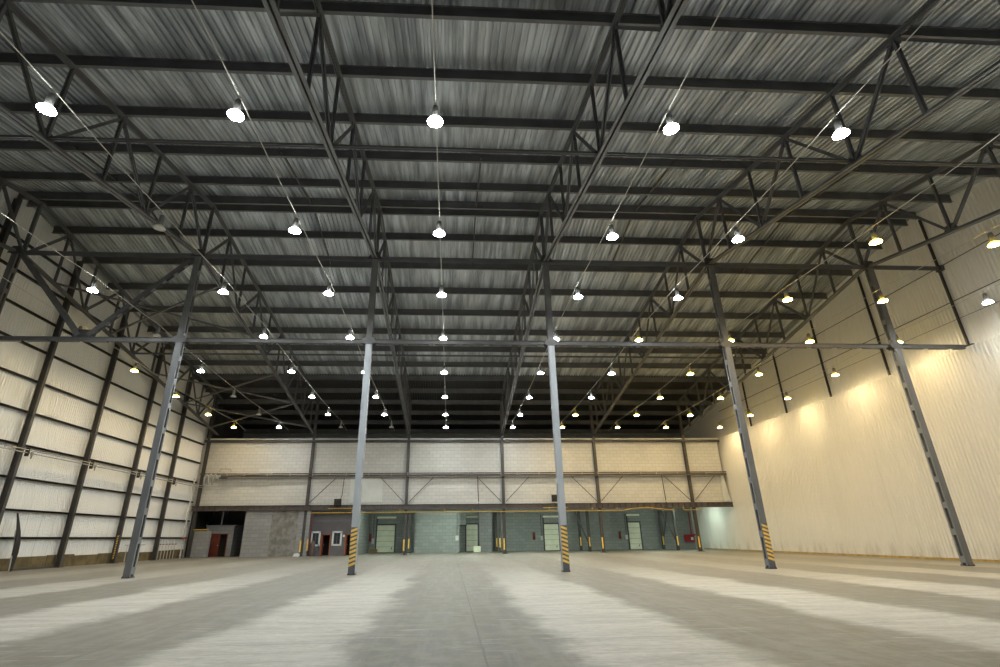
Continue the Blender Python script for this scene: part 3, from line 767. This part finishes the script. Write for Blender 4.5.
# fluorescent tubes under the mezzanine
tubes = [(390, 62.5, 'over the leftmost cream door'), (443, 60.0, 'over the green block bay'), (470, 62.5, 'over the small middle cream door'), (556, 62.5, 'over the cream door right of centre'), (637, 62.5, 'over the rightmost cream door'), (520, 59.5, 'between the centre column and the next door')]
tl = None
for px, Y, where in tubes:
    lab = 'greenish fluorescent batten light ' + where
    if tl is None:
        tl = empty('fluorescent_light', (0, 0, 0), lab, 'light', 'fluorescent lights under the mezzanine')
        MB().box(-.68, .68, -.08, .08, 0, .07).build('housing', M['box_white'], tl)
        for k in (-1, 1): MB().tube([(-.62, k*.045, -.03), (.62, k*.045, -.03)], .02, 8).build('tube', M['tube'], tl)
        MB().tube([(-.6, 0, .07), (-.6, 0, .36)], .012, 6).build('hanger', M['galv'], tl); MB().tube([(.6, 0, .07), (.6, 0, .36)], .012, 6).build('hanger', M['galv'], tl)
        o = tl
    else: o = copy_tree(tl); o['label'] = lab
    o.location = (pxX(px, Y, 4), 57.6, 4.45)
for x, y, where in ((27.0, 59.4, 'just behind the right end of the edge beam'),):
    o = copy_tree(tl); o.location = (x, y, 4.51); o['label'] = 'greenish fluorescent batten light ' + where; o.rotation_euler.z = math.pi/2

o = MB().hsec((26.1, 59.4, 4.94), (29.7, 59.4, 4.94), .1, .14); tag(o.build('light_bearer', M['dark_steel']), 'short dark steel bar over the fluorescent batten at the right wall', 'bar')
# ------------------------------------------------------------------ high-bay lamps on catenary cables
rows = {'L4': -21.6, 'L3': -17.2, 'L2': -11.1, 'L1': -6.07, 'C': -.55, 'R1': 6.28, 'R2': 11.4, 'R3': 17.15, 'R4': 22.25, 'R5': 28.0}
rowlab = ['leftmost row', 'second row from left', 'third row from left', 'fourth row from left', 'middle row', 'first row right of middle', 'second row right of middle',
          'third row right of middle', 'second row from right wall', 'row nearest right wall']
zs = [12.45, 12.48, 12.65, 12.60, 12.26, 12.0, 11.87, 11.90]
off = {('L3', 3), ('L3', 5), ('L3', 6), ('L2', 1), ('L2', 7), ('L1', 7)}
warm = {('L4', 3), ('L4', 4), ('L4', 5), ('L4', 6), ('L4', 7), ('R2', 3), ('R2', 6), ('R2', 7)} | {(r, j) for r in ('R3', 'R4', 'R5') for j in range(1, 8)}
warm -= {('R5', 2), ('R5', 1), ('R4', 0), ('R3', 0)}
skip = {('L4', 0), ('L4', 1), ('L4', 2), ('L3', 0), ('R5', 0)}
protos = {}
def lamp(kind):
    if kind in protos: return copy_tree(protos[kind])
    t = empty('high_bay_lamp', (0, 0, 0), '', 'lamp', 'high bay lamps')
    MB().lathe([(0.222, 0), (.215, .025), (.18, .07), (.13, .105), (.10, .115), (.09, .11), (.12, .095), (.17, .06), (.203, .025), (.208, 0)], 20).build('reflector', M[{'lens_off': 'reflector', 'lamp_white': 'uplight_white', 'lamp_warm': 'uplight_warm'}[kind]], t, True)  # on lit lamps the reflector itself emits, as added uplight
    MB().lathe([(0, .11), (.09, .11), (.10, .15), (.10, .40), (.08, .55), (0, .55)], 14).build('ballast_housing', M['housing'], t, True)
    MB().lathe([(0, -.03), (.08, -.027), (.15, -.015), (.205, .004), (.205, .012), (0, .012)], 14).build('lens', M[kind], t, True)
    MB().tube([(0, 0, .55), (0, 0, .62), (.04, 0, .66), (0, 0, .70), (-.04, 0, .66)], .012, 6).build('hook', M['galv'], t)
    protos[kind] = t; return t
JL = ['nearest camera', 'second from camera', 'third from camera', 'fourth from camera', 'fourth from back wall', 'third from back wall', 'second from back wall', 'closest to back wall']
for ri, (r, x) in enumerate(rows.items()):
    for j in range(8):
        if (r, j) in skip: continue
        kind = 'lens_off' if (r, j) in off else 'lamp_warm' if (r, j) in warm else 'lamp_white'
        o = lamp(kind)
        o.location = (x, 11.31+5.84*j, zs[j])
        o['label'] = '%s high bay lamp, %s, %s' % ({'lens_off': 'unlit', 'lamp_warm': 'glowing amber', 'lamp_white': 'glowing white'}[kind], rowlab[ri], JL[j])
    # the wire the row hangs on
    pts = [(x, 1, 13.0)] + [(x, 11.31+5.84*j, zs[j]+.70) for j in range(8)] + [(x, YB-.3, 12.2)]
    full = []
    for a, b2 in zip(pts[:-1], pts[1:]):
        for k in range(6):
            s = k/6; full.append((a[0], a[1]+(b2[1]-a[1])*s, a[2]+(b2[2]-a[2])*s-.05*4*s*(1-s)+.0))
    full.append(pts[-1])
    tag(MB().tube(full, .016, 5).build('lamp_cable', M['cable']), 'thin taut cable carrying the lamps of the ' + rowlab[ri], 'cable', 'lamp cables')
